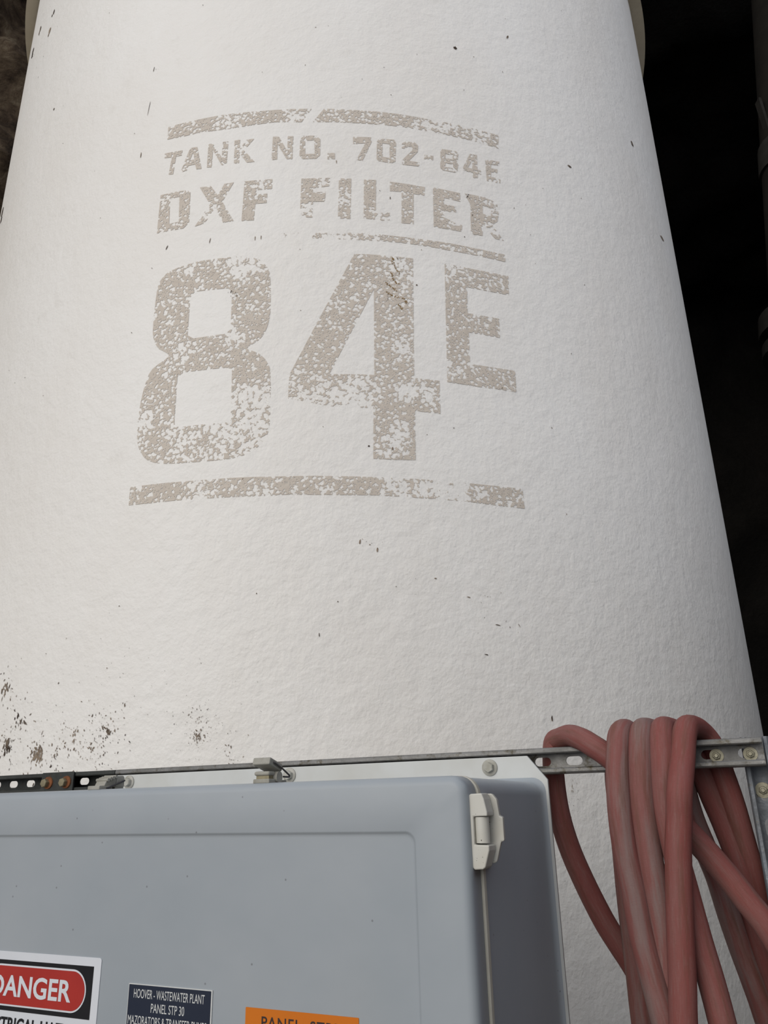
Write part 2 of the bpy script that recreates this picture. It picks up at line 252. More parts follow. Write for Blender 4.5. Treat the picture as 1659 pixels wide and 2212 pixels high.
# ------------------------------------------------------------------ materials
class NT:
    def __init__(self, name):
        self.m = bpy.data.materials.new(name)
        self.m.use_nodes = True
        self.t = self.m.node_tree
        self.n = self.t.nodes
        self.b = self.n['Principled BSDF']
        self.co = self.n.new('ShaderNodeTexCoord').outputs['Object']
    def link(self, a, b): self.t.links.new(a, b)
    def noise(self, scale, detail=3.0, rough=0.55, vec=None, dist=0.0):
        x = self.n.new('ShaderNodeTexNoise')
        x.inputs['Scale'].default_value = scale
        x.inputs['Detail'].default_value = detail
        x.inputs['Roughness'].default_value = rough
        x.inputs['Distortion'].default_value = dist
        self.link(vec or self.co, x.inputs['Vector'])
        return x.outputs['Fac']
    def voronoi(self, scale, vec=None):
        x = self.n.new('ShaderNodeTexVoronoi')
        x.inputs['Scale'].default_value = scale
        self.link(vec or self.co, x.inputs['Vector'])
        return x.outputs['Distance']
    def mapping(self, scale=(1, 1, 1), rot=(0, 0, 0)):
        x = self.n.new('ShaderNodeMapping')
        x.inputs['Scale'].default_value = scale
        x.inputs['Rotation'].default_value = rot
        self.link(self.co, x.inputs['Vector'])
        return x.outputs['Vector']
    def ramp(self, fac, stops):
        x = self.n.new('ShaderNodeValToRGB')
        e = x.color_ramp.elements
        while len(e) < len(stops): e.new(0.5)
        for i, (p, c) in enumerate(stops):
            e[i].position = p
            e[i].color = c if len(c) == 4 else (*c, 1)
        self.link(fac, x.inputs['Fac'])
        return x.outputs['Color']
    def val(self, fac, a, b):
        return self.ramp(fac, [(a, (0, 0, 0)), (b, (1, 1, 1))])
    def math(self, op, a, b=None, c=None):
        x = self.n.new('ShaderNodeMath')
        x.operation = op
        for i, v in enumerate((a, b, c)):
            if v is None: continue
            if isinstance(v, (int, float)): x.inputs[i].default_value = v
            else: self.link(v, x.inputs[i])
        return x.outputs[0]
    def mix(self, fac, a, b):
        x = self.n.new('ShaderNodeMix')
        x.data_type = 'RGBA'
        for i, v in ((0, fac), (6, a), (7, b)):
            if isinstance(v, (int, float)): x.inputs[i].default_value = v
            elif isinstance(v, tuple): x.inputs[i].default_value = v if len(v) == 4 else (*v, 1)
            else: self.link(v, x.inputs[i])
        return x.outputs[2]
    def attr(self, name):
        x = self.n.new('ShaderNodeAttribute')
        x.attribute_name = name
        return x.outputs['Fac']
    def bump(self, h, strength, distance, chain=None):
        x = self.n.new('ShaderNodeBump')
        x.inputs['Strength'].default_value = strength
        x.inputs['Distance'].default_value = distance
        self.link(h, x.inputs['Height'])
        if chain: self.link(chain, x.inputs['Normal'])
        return x.outputs['Normal']
    def out(self, color=None, rough=None, normal=None, metal=0.0, spec=0.4):
        b = self.b
        for k, v in (('Base Color', color), ('Roughness', rough), ('Normal', normal)):
            if v is None: continue
            if isinstance(v, (int, float)): b.inputs[k].default_value = v
            elif isinstance(v, tuple): b.inputs[k].default_value = (*v, 1)
            else: self.link(v, b.inputs[k])
        b.inputs['Metallic'].default_value = metal
        b.inputs['Specular IOR Level'].default_value = spec
        return self.m

def tank_relief(m):
    a = m.noise(26, 4.0, 0.55)
    b = m.noise(95, 2.0, 0.5)
    c = m.noise(5, 2.0, 0.5)
    n = m.bump(c, 0.25, 0.02)
    n = m.bump(a, 0.34, 0.011, n)
    return m.bump(b, 0.28, 0.004, n)

def make_tank_paint(name, c0, c1):
    m = NT(name)
    stain = m.noise(1.7, 4.0, 0.6, m.mapping((1, 1, 0.45)))
    col = m.mix(m.val(stain, 0.40, 0.72), c0, c1)
    grime = m.val(m.noise(9, 5.0, 0.7), 0.60, 0.80)
    col = m.mix(m.math('MULTIPLY', grime, 0.35), col, (0.60, 0.57, 0.52))
    return m.out(col, 0.48, tank_relief(m), spec=0.35)

def make_letter_paint():
    m = NT('faded stencil paint')
    wob = m.n.new('ShaderNodeTexNoise')
    wob.inputs['Scale'].default_value = 70
    wob.inputs['Detail'].default_value = 2
    m.link(m.co, wob.inputs['Vector'])
    sub = m.n.new('ShaderNodeVectorMath'); sub.operation = 'SUBTRACT'
    m.link(wob.outputs['Color'], sub.inputs[0]); sub.inputs[1].default_value = (.5, .5, .5)
    scl = m.n.new('ShaderNodeVectorMath'); scl.operation = 'SCALE'
    m.link(sub.outputs[0], scl.inputs[0]); scl.inputs['Scale'].default_value = 0.016
    add = m.n.new('ShaderNodeVectorMath'); add.operation = 'ADD'
    m.link(m.co, add.inputs[0]); m.link(scl.outputs[0], add.inputs[1])
    d1 = m.voronoi(62, add.outputs[0])
    d2 = m.voronoi(118, add.outputs[0])
    big = m.noise(13, 3.0, 0.6)
    wear = m.math('ADD', m.attr('wear'), m.math('MULTIPLY', m.math('SUBTRACT', big, 0.47), 0.85))
    thr1 = m.math('MULTIPLY_ADD', wear, 0.50, 0.362)
    thr2 = m.math('MULTIPLY_ADD', wear, 0.40, 0.245)
    keep1 = m.math('MULTIPLY', m.math('SUBTRACT', d1, thr1), 16)
    keep2 = m.math('MULTIPLY', m.math('SUBTRACT', d2, thr2), 12)
    keep = m.math('MINIMUM', keep1, keep2)
    x = m.n.new('ShaderNodeClamp'); m.link(keep, x.inputs['Value'])
    col = m.mix(m.noise(22, 4.0, 0.6), (0.51, 0.445, 0.378), (0.605, 0.545, 0.472))
    m.out(col, 0.55, tank_relief(m), spec=0.3)
    tr = m.n.new('ShaderNodeBsdfTransparent')
    ms = m.n.new('ShaderNodeMixShader')
    m.link(x.outputs[0], ms.inputs[0]); m.link(tr.outputs[0], ms.inputs[1]); m.link(m.b.outputs[0], ms.inputs[2])
    m.link(ms.outputs[0], m.n['Material Output'].inputs['Surface'])
    return m.m

def make_plain(name, c0, c1, rough=0.5, scale=12, bump=0.0, bscale=80, spec=0.4, metal=0.0, lo=0.35, hi=0.7, stretch=(1, 1, 1)):
    m = NT(name)
    f = m.val(m.noise(scale, 4.0, 0.6, m.mapping(stretch)), lo, hi)
    n = m.bump(m.noise(bscale, 3.0), bump, 0.004) if bump else None
    return m.out(m.mix(f, c0, c1), rough, n, metal, spec)

def make_steel(name, c0, c1, rust, rust_amount):
    m = NT(name)
    f = m.val(m.noise(14, 5.0, 0.65), 0.3, 0.7)
    col = m.mix(f, c0, c1)
    col = m.mix(m.val(m.noise(45, 4.0, 0.7), 0.62 - rust_amount, 0.78 - rust_amount), col, rust)
    rg = m.ramp(m.noise(30, 3.0), [(0.3, (0.38,) * 3), (0.7, (0.6,) * 3)])
    return m.out(col, rg, m.bump(m.noise(160, 2.0), 0.25, 0.002), 0.55, 0.4)

def make_hose():
    m = NT('dusty red rubber hose')
    at = m.n.new('ShaderNodeAttribute'); at.attribute_name = 'around'
    v = at.outputs['Vector']                     # x, y: around the hose, z: metres along it
    def st(k, l):
        x = m.n.new('ShaderNodeVectorMath'); x.operation = 'MULTIPLY'
        m.link(v, x.inputs[0]); x.inputs[1].default_value = (k, k, l)
        return x.outputs[0]
    tone = m.attr('tone')
    a = m.val(m.noise(1.0, 4.0, 0.6, st(1.1, 6.0)), 0.42, 0.62)
    dusty = m.math('MULTIPLY', m.math('ADD', m.math('MULTIPLY', a, 0.8), 0.25), tone)
    x = m.n.new('ShaderNodeClamp'); m.link(dusty, x.inputs['Value'])
    col = m.mix(x.outputs[0], (0.215, 0.060, 0.052), (0.215, 0.138, 0.128))
    brown = m.val(m.noise(1.0, 4.0, 0.65, st(1.6, 9.0)), 0.50, 0.66)
    col = m.mix(m.math('MULTIPLY', brown, 0.55), col, (0.135, 0.062, 0.042))
    fine = m.val(m.noise(1.0, 5.0, 0.75, st(7.0, 45.0)), 0.50, 0.72)
    col = m.mix(m.math('MULTIPLY', fine, 0.22), col, (0.30, 0.215, 0.195))
    cross = m.noise(1.0, 2.0, 0.6, st(3.0, 900.0))
    col = m.mix(m.math('MULTIPLY', m.val(cross, 0.5, 0.75), 0.16), col, (0.10, 0.05, 0.045))
    return m.out(col, 0.66, m.bump(cross, 0.15, 0.0006), spec=0.22)

def make_rock(name, stops, scale=1.2):
    m = NT(name)
    col = m.ramp(m.noise(scale, 8.0, 0.68, dist=0.6), stops)
    return m.out(col, 0.9, m.bump(m.noise(scale * 5, 6.0, 0.7), 0.9, 0.08), spec=0.15)

M = {}
M['tank'] = make_tank_paint('white spray-coated tank paint', (0.800, 0.780, 0.745), (0.765, 0.735, 0.690))
M['collar'] = make_tank_paint('yellowed tank paint', (0.62, 0.55, 0.42), (0.50, 0.43, 0.31))
M['letter'] = make_letter_paint()
M['dirt'] = make_plain('dark brown dirt', (0.05, 0.034, 0.024), (0.30, 0.235, 0.175), 0.9, 9, lo=0.40, hi=0.62)
M['rust_trail'] = make_plain('ochre rust', (0.20, 0.115, 0.035), (0.30, 0.20, 0.09), 0.9, 60)
def make_box_paint():
    m = NT('grey fibreglass')
    f = m.val(m.noise(3.2, 4.0, 0.6), 0.35, 0.7)
    col = m.mix(f, (0.305, 0.338, 0.368), (0.345, 0.372, 0.398))
    col = m.mix(m.math('MULTIPLY', m.val(m.noise(1.3, 3.0, 0.6, m.mapping((1, 1, .5))), 0.5, 0.75), 0.55), col, (0.345, 0.352, 0.345))
    sp = m.val(m.voronoi(34), 0.035, 0.06)
    col = m.mix(m.math('MULTIPLY', m.math('SUBTRACT', 1.0, sp), 0.5), col, (0.08, 0.075, 0.07))
    return m.out(col, 0.42, m.bump(m.noise(9, 3.0), 0.12, 0.01), spec=0.45)
M['box'] = make_box_paint()
M['flange'] = make_plain('pale grey fibreglass', (0.56, 0.575, 0.565), (0.49, 0.49, 0.46), 0.45, 7)
M['seam'] = make_plain('cream gasket lip', (0.52, 0.50, 0.43), (0.44, 0.42, 0.36), 0.5, 20)
def make_hinge():
    m = NT('off-white hinge plastic')
    col = m.mix(m.val(m.noise(25, 3.0), 0.4, 0.7), (0.56, 0.55, 0.50), (0.50, 0.48, 0.42))
    sp = m.val(m.noise(210, 3.0, 0.7), 0.68, 0.73)
    col = m.mix(sp, col, (0.07, 0.06, 0.05))
    return m.out(col, 0.5, spec=0.4)
M['hinge'] = make_hinge()
M['latch'] = make_plain('weathered grey latch metal', (0.36, 0.35, 0.31), (0.25, 0.24, 0.20), 0.5, 40, 0.15, 160)
M['wire'] = make_plain('dark wire', (0.06, 0.06, 0.07), (0.11, 0.10, 0.10), 0.45, 40, metal=0.5)
M['bolt_painted'] = make_plain('painted bolt', (0.42, 0.41, 0.37), (0.30, 0.29, 0.24), 0.5, 60)
M['galv'] = make_steel('galvanised steel', (0.235, 0.232, 0.23), (0.135, 0.132, 0.12), (0.075, 0.062, 0.036), 0.10)
M['galv_post'] = make_steel('blue-grey galvanised steel', (0.19, 0.21, 0.24), (0.125, 0.132, 0.14), (0.13, 0.11, 0.08), 0.02)
M['darksteel'] = make_steel('dark weathered steel', (0.060, 0.065, 0.060), (0.035, 0.036, 0.034), (0.10, 0.05, 0.025), -0.02)
M['zinc'] = make_steel('yellow zinc hardware', (0.42, 0.395, 0.31), (0.28, 0.26, 0.18), (0.20, 0.16, 0.08), 0.0)
M['rustbolt'] = make_plain('rusty washer', (0.24, 0.085, 0.03), (0.13, 0.05, 0.02), 0.85, 90)
M['brass'] = make_plain('dull olive bolt head', (0.27, 0.24, 0.15), (0.19, 0.16, 0.10), 0.45, 90, metal=0.4)
M['hose'] = make_hose()
M['s_white'] = make_plain('white vinyl', (0.66, 0.68, 0.72), (0.62, 0.64, 0.68), 0.4, 10)
M['s_black'] = make_plain('black print', (0.012, 0.012, 0.014), (0.018, 0.018, 0.02), 0.5, 10, spec=0.15)
M['s_red'] = make_plain('red print', (0.36, 0.028, 0.022), (0.40, 0.034, 0.026), 0.5, 10, spec=0.2)
M['s_navy'] = make_plain('navy engraved plastic', (0.020, 0.026, 0.045), (0.026, 0.032, 0.05), 0.5, 10, spec=0.15)
M['s_engrave'] = make_plain('white engraving', (0.62, 0.63, 0.62), (0.56, 0.57, 0.56), 0.5, 60)
M['s_orange'] = make_plain('orange vinyl', (0.60, 0.165, 0.012), (0.56, 0.15, 0.012), 0.5, 10, spec=0.2)
M['s_ink'] = make_plain('dark brown ink', (0.03, 0.015, 0.012), (0.04, 0.02, 0.016), 0.5, 10)
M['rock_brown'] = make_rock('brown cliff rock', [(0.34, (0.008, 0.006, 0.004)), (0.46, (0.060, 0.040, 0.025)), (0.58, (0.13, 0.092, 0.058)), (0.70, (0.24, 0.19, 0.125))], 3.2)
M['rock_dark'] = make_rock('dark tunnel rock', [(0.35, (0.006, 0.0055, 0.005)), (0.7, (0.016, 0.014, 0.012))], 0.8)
M['ground'] = make_rock('concrete ground', [(0.3, (0.20, 0.185, 0.165)), (0.7, (0.30, 0.28, 0.25))], 1.5)
M['old_pipe'] = make_plain('dark brown pipe coating', (0.014, 0.012, 0.010), (0.009, 0.008, 0.007), 0.9, 4, spec=0.1)
M['pipe_clamp'] = make_plain('grey clamp steel', (0.024, 0.022, 0.020), (0.016, 0.015, 0.013), 0.8, 10, spec=0.1)

# ------------------------------------------------------------------ the setting
def rock_wall(name, pts, z0, z1, nu, nv, amp, scale, mat):
    """a rough rock face standing on the polyline pts (ground plan)"""
    P = catmull([(x, y, 0) for x, y in pts], nu)
    bm = bmesh.new()
    rows = []
    for i, p in enumerate(P):
        t = (P[min(i + 1, len(P) - 1)] - P[max(i - 1, 0)]).normalized()
        nrm = Vector((-t.y, t.x, 0))
        row = []
        for j in range(nv + 1):
            q = Vector((p.x, p.y, z0 + (z1 - z0) * j / nv))
            h = noise.fractal(q * scale, 0.9, 2.1, 6) + 0.5 * noise.noise(q * scale * 0.4)
            row.append(bm.verts.new(q + nrm * h * amp + Vector((0, 0, 0.3 * amp * noise.noise(q * scale * 2)))))
        rows.append(row)
    for a, b in zip(rows, rows[1:]):
        for j in range(nv):
            bm.faces.new((a[j], b[j], b[j + 1], a[j + 1]))
    return tag(obj(name, bm, mat, smooth=True, auto=False), kind='structure')

bm = bmesh.new()
vs = [bm.verts.new(p) for p in ((-14, -14, 0), (14, -14, 0), (14, 22, 0), (-14, 22, 0))]
bm.faces.new(vs)
tag(obj('floor', bm, M['ground']), kind='structure')
rock_wall('wall_left', [(-9.5, 1.0), (-6.8, 3.6), (-4.6, 6.2), (-2.6, 8.8), (-1.2, 11.5)], -0.2, 15, 26, 190, 0.42, 0.9, M['rock_brown'])
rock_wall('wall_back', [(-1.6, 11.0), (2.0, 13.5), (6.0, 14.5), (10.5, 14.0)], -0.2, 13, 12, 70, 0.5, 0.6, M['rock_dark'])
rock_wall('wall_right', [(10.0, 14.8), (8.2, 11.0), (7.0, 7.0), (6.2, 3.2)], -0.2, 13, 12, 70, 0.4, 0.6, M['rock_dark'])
rock_wall('added_shade_wall', [(6.4, 3.4), (4.0, 2.6), (2.2, 1.5), (1.55, 0.2), (1.5, -2.0), (1.9, -5.0)], -0.2, 2.5, 12, 24, 0.15, 0.9, M['rock_dark'])  # unseen low rock wall, added to block low light from the right
bm = bmesh.new()
NX, NY = 50, 44
g = []
for i in range(NX + 1):
    col_ = []
    for j in range(NY + 1):
        x, y = -2.2 + 12.6 * i / NX, 4.2 + 11 * j / NY
        col_.append(bm.verts.new((x, y, 11.6 + 0.5 * noise.fractal(Vector((x, y, 3)) * 0.6, 0.9, 2.1, 5))))
    g.append(col_)
for i in range(NX):
    for j in range(NY):
        bm.faces.new((g[i][j], g[i][j + 1], g[i + 1][j + 1], g[i + 1][j]))
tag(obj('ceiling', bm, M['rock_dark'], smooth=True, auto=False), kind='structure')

# ------------------------------------------------------------------ the filter tank
TC = Vector((-0.24063, 4.39342, 0.0))
R = 2.04429
tank = tag(empty('filter_tank', TC), 'tall white cylindrical filter tank with faded 84E stencil lettering', 'tank')

def on_tank(s, z, lift=0.0):
    a = s / R
    return Vector(((R + lift) * math.sin(a), -(R + lift) * math.cos(a), z))

bm = bmesh.new()
angs = [math.radians(a) for a in [-180 + 6 * i for i in range(16)]] + [math.radians(-84 + 168 * i / 210) for i in range(211)] + [math.radians(90 + 6 * i) for i in range(15)]
prof = [(R, 0.03 + 6.37 * k / 150) for k in range(151)] + [(R * math.cos(t), 6.40 + 0.75 * math.sin(t)) for t in [math.radians(x) for x in range(9, 90, 9)]]
rows = []
for r, z in prof:
    rows.append([bm.verts.new((r * math.sin(a), -r * math.cos(a), z)) for a in angs])
n = len(angs)
for a, b in zip(rows, rows[1:]):
    for i in range(n):
        bm.faces.new((a[i], a[(i + 1) % n], b[(i + 1) % n], b[i]))
bm.faces.new(rows[-1])
bm.faces.new(rows[0][::-1])
obj('shell', bm, M['tank'], tank, smooth=True)

# flat base ring the tank stands on, and the eave ring high on the shell
def ring_band(name, r0, r1, z0, z1, mat, bev=0.004):
    bm = bmesh.new()
    rr = []
    for r, z in ((r0, z0), (r1, z0), (r1, z1), (r0, z1)):
        rr.append([bm.verts.new((r * x, r * y, z)) for x, y in ring(220, 1.0)])
    for k in range(4):
        a, b = rr[k], rr[(k + 1) % 4]
        for i in range(220):
            bm.faces.new((a[i], a[(i + 1) % 220], b[(i + 1) % 220], b[i]))
    bmesh.ops.recalc_face_normals(bm, faces=bm.faces)
    return obj(name, bm, mat, tank, smooth=True)
ring_band('base_ring', R - 0.12, R + 0.10, 0.0, 0.03, M['collar'])
tag(ring_band('eave_ring', R - 0.002, R + 0.07, EYE + 4.62, EYE + 4.80, M['collar']), 'yellowed ring flange around the tank')

def letter_mesh(name, outer, holes):
    bm = bmesh.new()
    k = 0.001
    fill(bm, [[(x * k, y * k) for x, y in outer]] + [[(x * k, y * k) for x, y in h] for h in holes])
    xs = [v.co.x for v in bm.verts]; ys = [v.co.y for v in bm.verts]
    step = 0.028
    for lo, hi, nrm in ((min(xs), max(xs), (1, 0, 0)), (min(ys), max(ys), (0, 1, 0))):
        q = math.floor(lo / step + 1) * step
        while q < hi:
            bmesh.ops.bisect_plane(bm, geom=bm.verts[:] + bm.edges[:] + bm.faces[:], dist=1e-6,
                                   plane_co=Vector(nrm) * q, plane_no=nrm)
            q += step
    fresh = 0.10 if max(ys) - min(ys) < 0.20 and max(xs) - min(xs) < 0.2 else 0.0     # the small characters hold their paint better
    wear = []
    for v in bm.verts:
        s, z = v.co.x, v.co.y
        w = 0.0
        for ws, wz, wr, wa in WEAR:
            dd = math.hypot(s - ws, z - wz) / wr
            if dd < 1.3:
                w = max(w, wa * min(1.0, (1.3 - dd) / 0.7))
        wear.append(w - fresh)
        v.co = on_tank(s, z, 0.0012)
    bm.normal_update()
    o = obj(name, bm, M['letter'], tank, smooth=True, auto=False)
    at = o.data.attributes.new('wear', 'FLOAT', 'POINT')
    for i, w in enumerate(wear):
        at.data[i].value = w
    return o
for nm, outer, holes in LETTERS:
    letter_mesh('painted_stripe' if nm == 'stripe' else 'painted_character', outer, holes)

# dirt specks, single marks and rust trails lying on the shell
def fleck(bm, s, z, a, b, ang, k=7):
    ca, sa = math.cos(ang), math.sin(ang)
    ring_ = []
    for i in range(k):
        t = 2 * math.pi * i / k
        rr = 0.65 + 0.5 * random.random()
        x, y = a * rr * math.cos(t), b * rr * math.sin(t)
        ring_.append(bm.verts.new(on_tank(s + x * ca - y * sa, z + x * sa + y * ca, 0.0018)))
    bm.faces.new(ring_)
bm = bmesh.new()
for s, z, r, cnt, size in DIRT:
    for i in range(cnt):
        rr = r * abs(random.gauss(0, 0.55))
        t = random.uniform(0, 2 * math.pi)
        q = size * random.uniform(0.15, 0.62) * (1.25 if rr < 0.3 * r else 0.7)
        fleck(bm, s + rr * math.cos(t), z + rr * math.sin(t) * 1.2, q * random.uniform(0.18, 0.5), q * random.uniform(0.8, 1.5), random.gauss(0, 0.45))
for s, z, a, b, ang in MARKS:
    fleck(bm, s, z, a, b, -math.radians(ang), 9)
for i in range(70):
    fleck(bm, random.uniform(-1.5, 1.6), random.uniform(1.5, 5.2), 0.0016, random.uniform(0.0016, 0.004), random.gauss(0, .6))
tag(obj('dirt_specks', bm, M['dirt'], tank), 'small dark brown dirt flecks', kind='stuff')
bm = bmesh.new()
for tr in RUST:
    P = catmull([(a, b, 0) for a, b in tr], 7)
    for p in P:
        fleck(bm, p.x + random.gauss(0, .002), p.y + random.gauss(0, .002), 0.0022 * random.uniform(.6, 1.3), 0.0038 * random.uniform(.6, 1.3), random.uniform(0, 3), 6)
tag(obj('rust_trail', bm, M['rust_trail'], tank), 'ochre rust trail in the big painted four', kind='stuff')

# ------------------------------------------------------------------ the strut frame in front of the tank
PHI = math.radians(25.3)
P0 = Vector((0.294, 1.37, 0.0))
def panel_root(name, u=0.0, off=0.0, z=0.0):
    x = Vector((math.cos(PHI), -math.sin(PHI), 0)); y = Vector((math.sin(PHI), math.cos(PHI), 0))
    o = empty(name, P0 + x * u - y * off + Vector((0, 0, z)), -PHI)
    o['_u'], o['_o'], o['_z'] = u, off, z
    return o
def pobj(name, bm, mat, parent, root=None, **k):
    """mesh given in panel axes (u, -off, z above ground) placed under its thing"""
    r = root or parent
    d = Vector((r['_u'], -r['_o'], r['_z']))
    for v in bm.verts:
        v.co -= d
    return obj(name, bm, mat, parent, **k)

RT, RB = EYE + 0.0845, EYE + 0.0425            # rail top and bottom
frame = tag(panel_root('strut_frame', 0, 0, 0), 'galvanised slotted steel strut frame holding the grey box and hose', 'frame')

def stadium(cx, cz, half, r, horiz=True, k=6):
    pts = []
    for sgn, a0 in ((1, -90), (-1, 90)):
        for i in range(k + 1):
            a = math.radians(a0 + 180 * i / k)
            x, y = sgn * half + r * math.cos(a), r * math.sin(a)
            pts.append((cx + x, cz + y) if horiz else (cx - y, cz + x))
    return pts

def channel(name, a0, a1, mat, slots, horiz, c0, c1, front, depth=0.041):
    """C channel open to the front: one mesh. horiz: runs along u from a0 to a1 between heights c0, c1; else a post"""
    t, lip, curl = 0.0027, 0.0095, 0.0075
    if horiz: outer = [(a0, c0), (a1, c0), (a1, c1), (a0, c1)]
    else: outer = [(c0, a0), (c1, a0), (c1, a1), (c0, a1)]
    bm = plate([outer] + slots, front + depth - t, front + depth)
    def add(p):
        b2 = prism_x(p, a0, a1)
        me = bpy.data.meshes.new('tmp'); b2.to_mesh(me); b2.free()
        if not horiz:
            for v in me.vertices:
                v.co = Vector((v.co.z, v.co.y, v.co.x))
        bm.from_mesh(me); bpy.data.meshes.remove(me)
    y0, y1 = front, front + depth - t
    # upper and lower hooks: outer wall, rounded front edge and inturned lip
    add([(y1, c1), (y0 + .003, c1), (y0 + .001, c1 - .001), (y0, c1 - .003), (y0, c1 - lip + .002), (y0 + .0015, c1 - lip), (y0 + curl, c1 - lip), (y0 + curl, c1 - lip + t), (y0 + t, c1 - lip + t), (y0 + t, c1 - t), (y1, c1 - t)])
    add([(y1, c0), (y0 + .003, c0), (y0 + .001, c0 + .001), (y0, c0 + .003), (y0, c0 + lip - .002), (y0 + .0015, c0 + lip), (y0 + curl, c0 + lip), (y0 + curl, c0 + lip - t), (y0 + t, c0 + lip - t), (y0 + t, c0 + t), (y1, c0 + t)])
    bmesh.ops.recalc_face_normals(bm, faces=bm.faces)
    return pobj(name, bm, mat, frame)

ZC = (RT + RB) / 2
JOINT, REND = -0.985, 0.298
sl = [stadium(0.0031 + 0.0543 * k, ZC, 0.0072, 0.0071) for k in range(-19, 6) if JOINT + .02 < 0.0031 + 0.0543 * k < REND - .02]
tag(channel('rail', JOINT + .001, REND, M['galv'], sl, True, RB, RT, 0.0), 'bright galvanised slotted rail')
sl = [stadium(-1.1107 - 0.0565 * k, ZC + .002, 0.0072, 0.0075) for k in range(-1, 18) if k not in (1,)]
tag(channel('rail', -2.2, JOINT - .001, M['darksteel'], sl, True, RB, RT, 0.0), 'dark weathered slotted rail')
PF = 0.0425                                     # post sits just behind the rail
for c in (0.2666, -1.95):
    zs = EYE - 0.0476
    hl = [stadium(c + 0.0207, zs + 0.0543 * k, 0.0072, 0.0071, False) for k in range(-29, 3) if 0.03 < zs + 0.0543 * k < RT - .03]
    channel('post', 0.0, RT + .003, M['galv_post'] if c > 0 else M['darksteel'], hl, False, c, c + 0.0413, PF)
    bm = plate([rrect(c - .03, c + .0713, -.0005, .0005, .0002, 2)], PF - .03, PF + .071)
    for v in bm.verts: v.co.z = 0.0 if v.co.z < 0 else 0.006
    pobj('foot_plate', bm, M['galv_post'], frame)

# bolts, nuts and washers of the frame
def nut_set(u, z, y, mat=M['zinc'], r=0.0105):
    bm = bmesh.new()
    lathe_y(bm, [(r * 1.02, -0.0005), (r, -0.0020), (r * .6, -0.0022)], 28, (u, y, z))
    w = pobj('washer', bm, mat, frame, smooth=True)
    bm = bmesh.new()
    lathe_y(bm, [(0.0062, -0.0018), (0.0062, -0.0070), (0.0055, -0.0082), (0.0040, -0.0083)], 6, (u, y, z), 0.3)
    pobj('nut', bm, mat, w, frame)
    bm = bmesh.new()
    lathe_y(bm, [(0.0034, -0.007), (0.0034, -0.0122), (0.0027, -0.0130)], 14, (u, y, z))
    pobj('stud', bm, mat, w, frame, smooth=True)
nut_set(0.229, EYE + 0.0612, 0.0383)
nut_set(0.2783, EYE + 0.0618, 0.0383)
nut_set(0.2862, EYE + 0.0085, PF + 0.0383, r=0.0118)

# splice plate with two rusty bolts on the dark rail
bm = plate([rrect(-1.198, -1.101, RB + .001, RT + .001, 0.003, 3)], -0.004, 0.0)
pl = pobj('splice_plate', bm, M['darksteel'], frame, bevel=0.0008, seg=1)
for u in (-1.1796, -1.1244):
    bm = bmesh.new()
    lathe_y(bm, [(0.0135, -0.004), (0.013, -0.0065), (0.008, -0.0068)], 24, (u + .004, 0, EYE + .0635))
    w = pobj('washer', bm, M['rustbolt'], pl, frame, smooth=True)
    bm = bmesh.new()
    lathe_y(bm, [(0.0095, -0.0065), (0.0095, -0.0145), (0.0085, -0.0160), (0.005, -0.0161)], 6, (u, 0, EYE + .063), 0.2)
    pobj('bolt', bm, M['brass'], pl, frame)

# ------------------------------------------------------------------ the grey electrical box
BZ0, BZ1 = EYE - 1.02, EYE + 0.0335
UL, UR = -1.030, -0.0435
encl = tag(panel_root('electrical_box', -0.536, 0.19, BZ0 - 0.04), 'large grey fibreglass electrical box bolted to the strut rail', 'electrical box')
FT = EYE + 0.0726
fl = [(-1.038, BZ0), (-1.006, BZ0 - .04), (-0.066, BZ0 - .04), (-0.034, BZ0), (-0.034, EYE + .0335), (-0.066, FT), (-1.006, FT), (-1.038, EYE + .0335)]
pobj('mounting_flange', plate([fl], -0.0065, -0.0005), M['flange'], encl, bevel=0.0012)
r0 = 0.022
SEAM = 0.330
lo = []
for ins, y, rr in ((-0.006, -0.006, r0), (-0.002, -0.008, r0), (0.0008, -0.012, r0), (0.002, -0.018, r0), (0.0, -SEAM + .004, r0)):
    lo.append((rrect(UL + ins, UR - ins, BZ0 + ins, BZ1 - ins - .001, rr), y))
pobj('body', loft(lo), M['box'], encl, smooth=True)
lip = [(rrect(UL - a, UR + a, BZ0 - a, BZ1 + a * .15, r0 + a), y) for a, y in ((0.0, -SEAM + .004), (0.003, -SEAM + .0035), (0.004, -SEAM), (0.003, -SEAM - .0055), (0.0, -SEAM - .006))]
pobj('body_lip', loft(lip), M['seam'], encl, smooth=True)
LF = 0.376
ld = []
for ins, y in ((0.0035, -SEAM - .0062), (0.0, -SEAM - .008), (0.0, -LF + .012), (0.0009, -LF + .0075), (0.0034, -LF + .0036), (0.0072, -LF + .0011), (0.012, -LF)):
    ld.append((rrect(UL + ins, UR - ins, BZ0 + ins, BZ1 - ins, max(r0 - ins, .008)), y))
RU0, RU1, RZ0, RZ1 = UL + .072, -0.1135, BZ0 + .066, EYE - 0.0315
for ins, y in ((0.0, -LF), (0.0014, -LF + .0004), (0.0030, -LF + .0022), (0.0046, -LF + .0028), (0.007, -LF + .0030)):
    ld.append((rrect(RU0 + ins, RU1 - ins, RZ0 + ins, RZ1 - ins, 0.014 - ins * .5), y))
lid = tag(pobj('lid', loft(ld), M['box'], encl, smooth=True, auto=False), 'hinged grey lid with a recessed panel')
for p in lid.data.polygons:
    p.use_smooth = True

